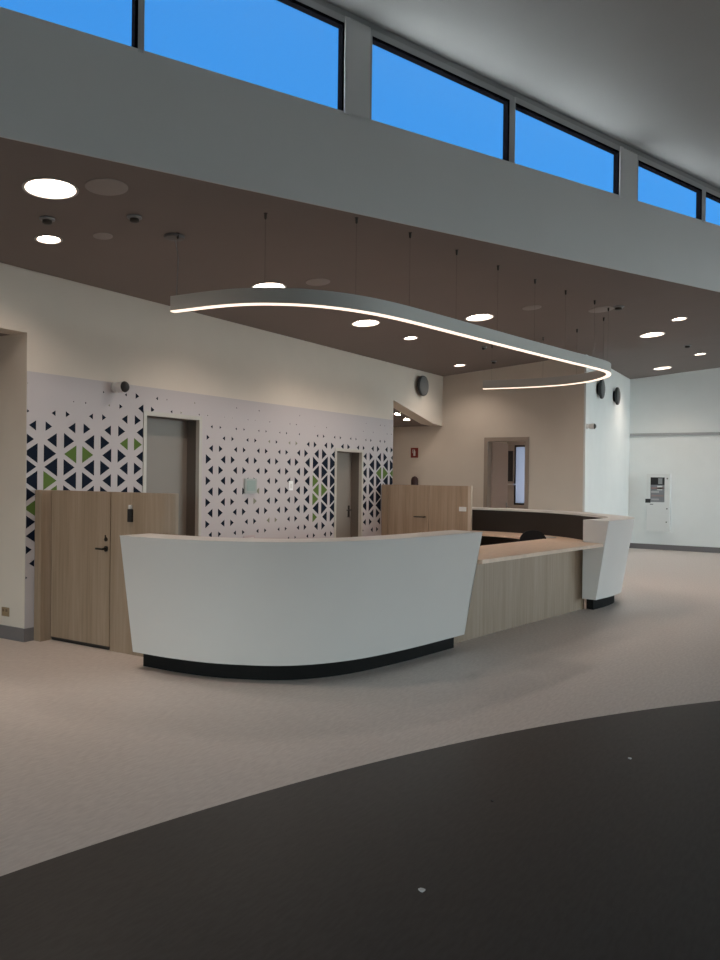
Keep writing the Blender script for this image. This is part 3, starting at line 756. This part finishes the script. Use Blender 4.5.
# fire indicator cabinet on the far wall
t = thing('fire_alarm_panel', (XW, 3.775, .43), 'white fire alarm cabinet with a glazed upper door on the far wall', 'alarm panel')
CAB = mat('cabinet_white', (.72, .74, .74), .4)
mesh_obj('cabinet', box((-.16, -.255, 0), (0, .255, 1.30), .006), CAB, t)
o = mesh_obj('lower_door', box((-.172, -.245, .02), (-.161, .245, .39), .003), CAB, t)
mesh_obj('door_lock', box((-.18, -.20, .20), (-.172, -.175, .225)), DARKMET, o)
bm = new_bm()
for lo, hi in (((-.172, -.245, .40), (-.161, .245, .66)), ((-.172, -.245, 1.22), (-.161, .245, 1.285)), ((-.172, .165, .66), (-.161, .245, 1.22)), ((-.172, -.245, .66), (-.161, -.14, 1.22))): add_box(bm, lo, hi)
o = mesh_obj('upper_door', bm, CAB, t)
for z in (.50, 1.18): mesh_obj('door_lock', box((-.18, -.21, z), (-.172, -.185, z + .03)), DARKMET, o)
mesh_obj('display_unit', box((-.166, -.14, 1.05), (-.161, .165, 1.22)), BLACK, t)
mesh_obj('display', box((-.169, -.09, 1.07), (-.1665, .0, 1.20)), GREYP, t)
mesh_obj('control_board', box((-.166, -.14, .66), (-.161, .165, 1.05)), mat('board_grey', (.20, .21, .23), .5), t)
for k in range(4): mesh_obj('module_row', box((-.169, -.12 if k % 2 else -.02, .70 + k * .085), (-.1665, .15, .74 + k * .085)), mat('module_%d' % k, [(.35, .36, .38), (.28, .22, .22), (.42, .43, .44), (.30, .20, .19)][k], .5), t)
mesh_obj('label_plate', box((-.169, -.09, .93), (-.1665, .02, 1.03)), PLASTIC, t)
mesh_obj('key_switch', box((-.19, .16, .64), (-.1725, .27, .73)), BLACK, t)
mesh_obj('badge', box((-.174, .10, .60), (-.1725, .17, .615)), BLACK, t)

# litter on the dark vinyl
for (p, s, m, lb) in (((2.76, 1.40), .016, PLASTIC, 'tiny white paper scrap on the dark floor in front'), ((3.71, 1.50), .009, BLACK, 'tiny black crumb on the dark floor, left of the pale fleck'), ((4.71, 1.07), .012, PLASTIC, 'tiny pale fleck on the dark floor at the right')):
    bm = new_bm(); vv = []
    for i in range(7):
        a = 2 * PI * i / 7; r = s * (.6 + .5 * ((i * 37) % 5) / 5); vv.append((p[0] + r * math.cos(a), p[1] + r * math.sin(a)))
    add_prism(bm, vv, 0.0005, .006)
    tag(mesh_obj('floor_scrap', bm, m), lb, 'scrap')

# ------------------------------------------------------------------ daylight
W = bpy.data.worlds.new('World'); bpy.context.scene.world = W; W.use_nodes = True
nt = W.node_tree; nt.nodes.clear(); L = nt.links.new
out = nt.nodes.new('ShaderNodeOutputWorld'); bg = nt.nodes.new('ShaderNodeBackground'); bg.inputs['Strength'].default_value = 1.0
tc = nt.nodes.new('ShaderNodeTexCoord'); sx = nt.nodes.new('ShaderNodeSeparateXYZ'); mr = nt.nodes.new('ShaderNodeMapRange')
mr.inputs['From Min'].default_value = -1; mr.inputs['From Max'].default_value = 1
cr = nt.nodes.new('ShaderNodeValToRGB'); els = cr.color_ramp.elements
DAY = 1.0
els[0].position = 0; els[0].color = (.75 * DAY, .76 * DAY, .74 * DAY, 1)
els[1].position = 1; els[1].color = (.045, .20, .60, 1)
def add_el(sinel, c): e = els.new((sinel + 1) / 2); e.color = (*c, 1)
add_el(-.02, (.85 * DAY, .86 * DAY, .84 * DAY)); add_el(.02, (14.5, 16.0, 16.0)); add_el(.12, (10.8, 12.4, 12.8)); add_el(.20, (.062, .335, .86)); add_el(.6, (.048, .27, .74))
L(tc.outputs['Generated'], sx.inputs[0]); L(sx.outputs['Z'], mr.inputs['Value']); L(mr.outputs[0], cr.inputs[0]); L(cr.outputs[0], bg.inputs['Color']); L(bg.outputs[0], out.inputs[0])

sun = bpy.data.lights.new('sun', 'SUN'); sun.energy = 18; sun.angle = .01; sun.color = (1, .96, .9)
so = bpy.data.objects.new('sun', sun); C.objects.link(so); so.location = (0, 0, 20)
so.rotation_euler = Vector((-DH.x * math.cos(1.02), -DH.y * math.cos(1.02), -math.sin(1.02))).to_track_quat('-Z', 'Y').to_euler()

# ------------------------------------------------------------------ camera
A = math.radians(31.7); roll = .012; pit = -4 / 800
Fv = Vector((math.cos(A), math.sin(A), 0)); Rv = Vector((math.sin(A), -math.cos(A), 0)); Uv = Vector((0, 0, 1))
f3 = Fv * math.cos(pit) + Uv * math.sin(pit); u3 = -Fv * math.sin(pit) + Uv * math.cos(pit)
r_ = Rv * math.cos(roll) + u3 * math.sin(roll); u_ = u3 * math.cos(roll) - Rv * math.sin(roll)
cam = bpy.data.cameras.new('camera'); cam.sensor_fit = 'HORIZONTAL'; cam.sensor_width = 36; cam.lens = 40
co = bpy.data.objects.new('camera', cam); C.objects.link(co)
M = Matrix.Identity(4)
for i in range(3): M[i][0] = r_[i]; M[i][1] = u_[i]; M[i][2] = -f3[i]
M[0][3], M[1][3], M[2][3] = 0, 0, 1.6
co.matrix_world = M
sc = bpy.context.scene; sc.camera = co
vs_ = sc.view_settings; vs_.view_transform = 'Standard'; vs_.look = 'None'; vs_.gamma = 1; vs_.use_curve_mapping = False; vs_.exposure = 0.25
sc.cycles.max_bounces = 10; sc.cycles.diffuse_bounces = 8; sc.cycles.transparent_max_bounces = 8
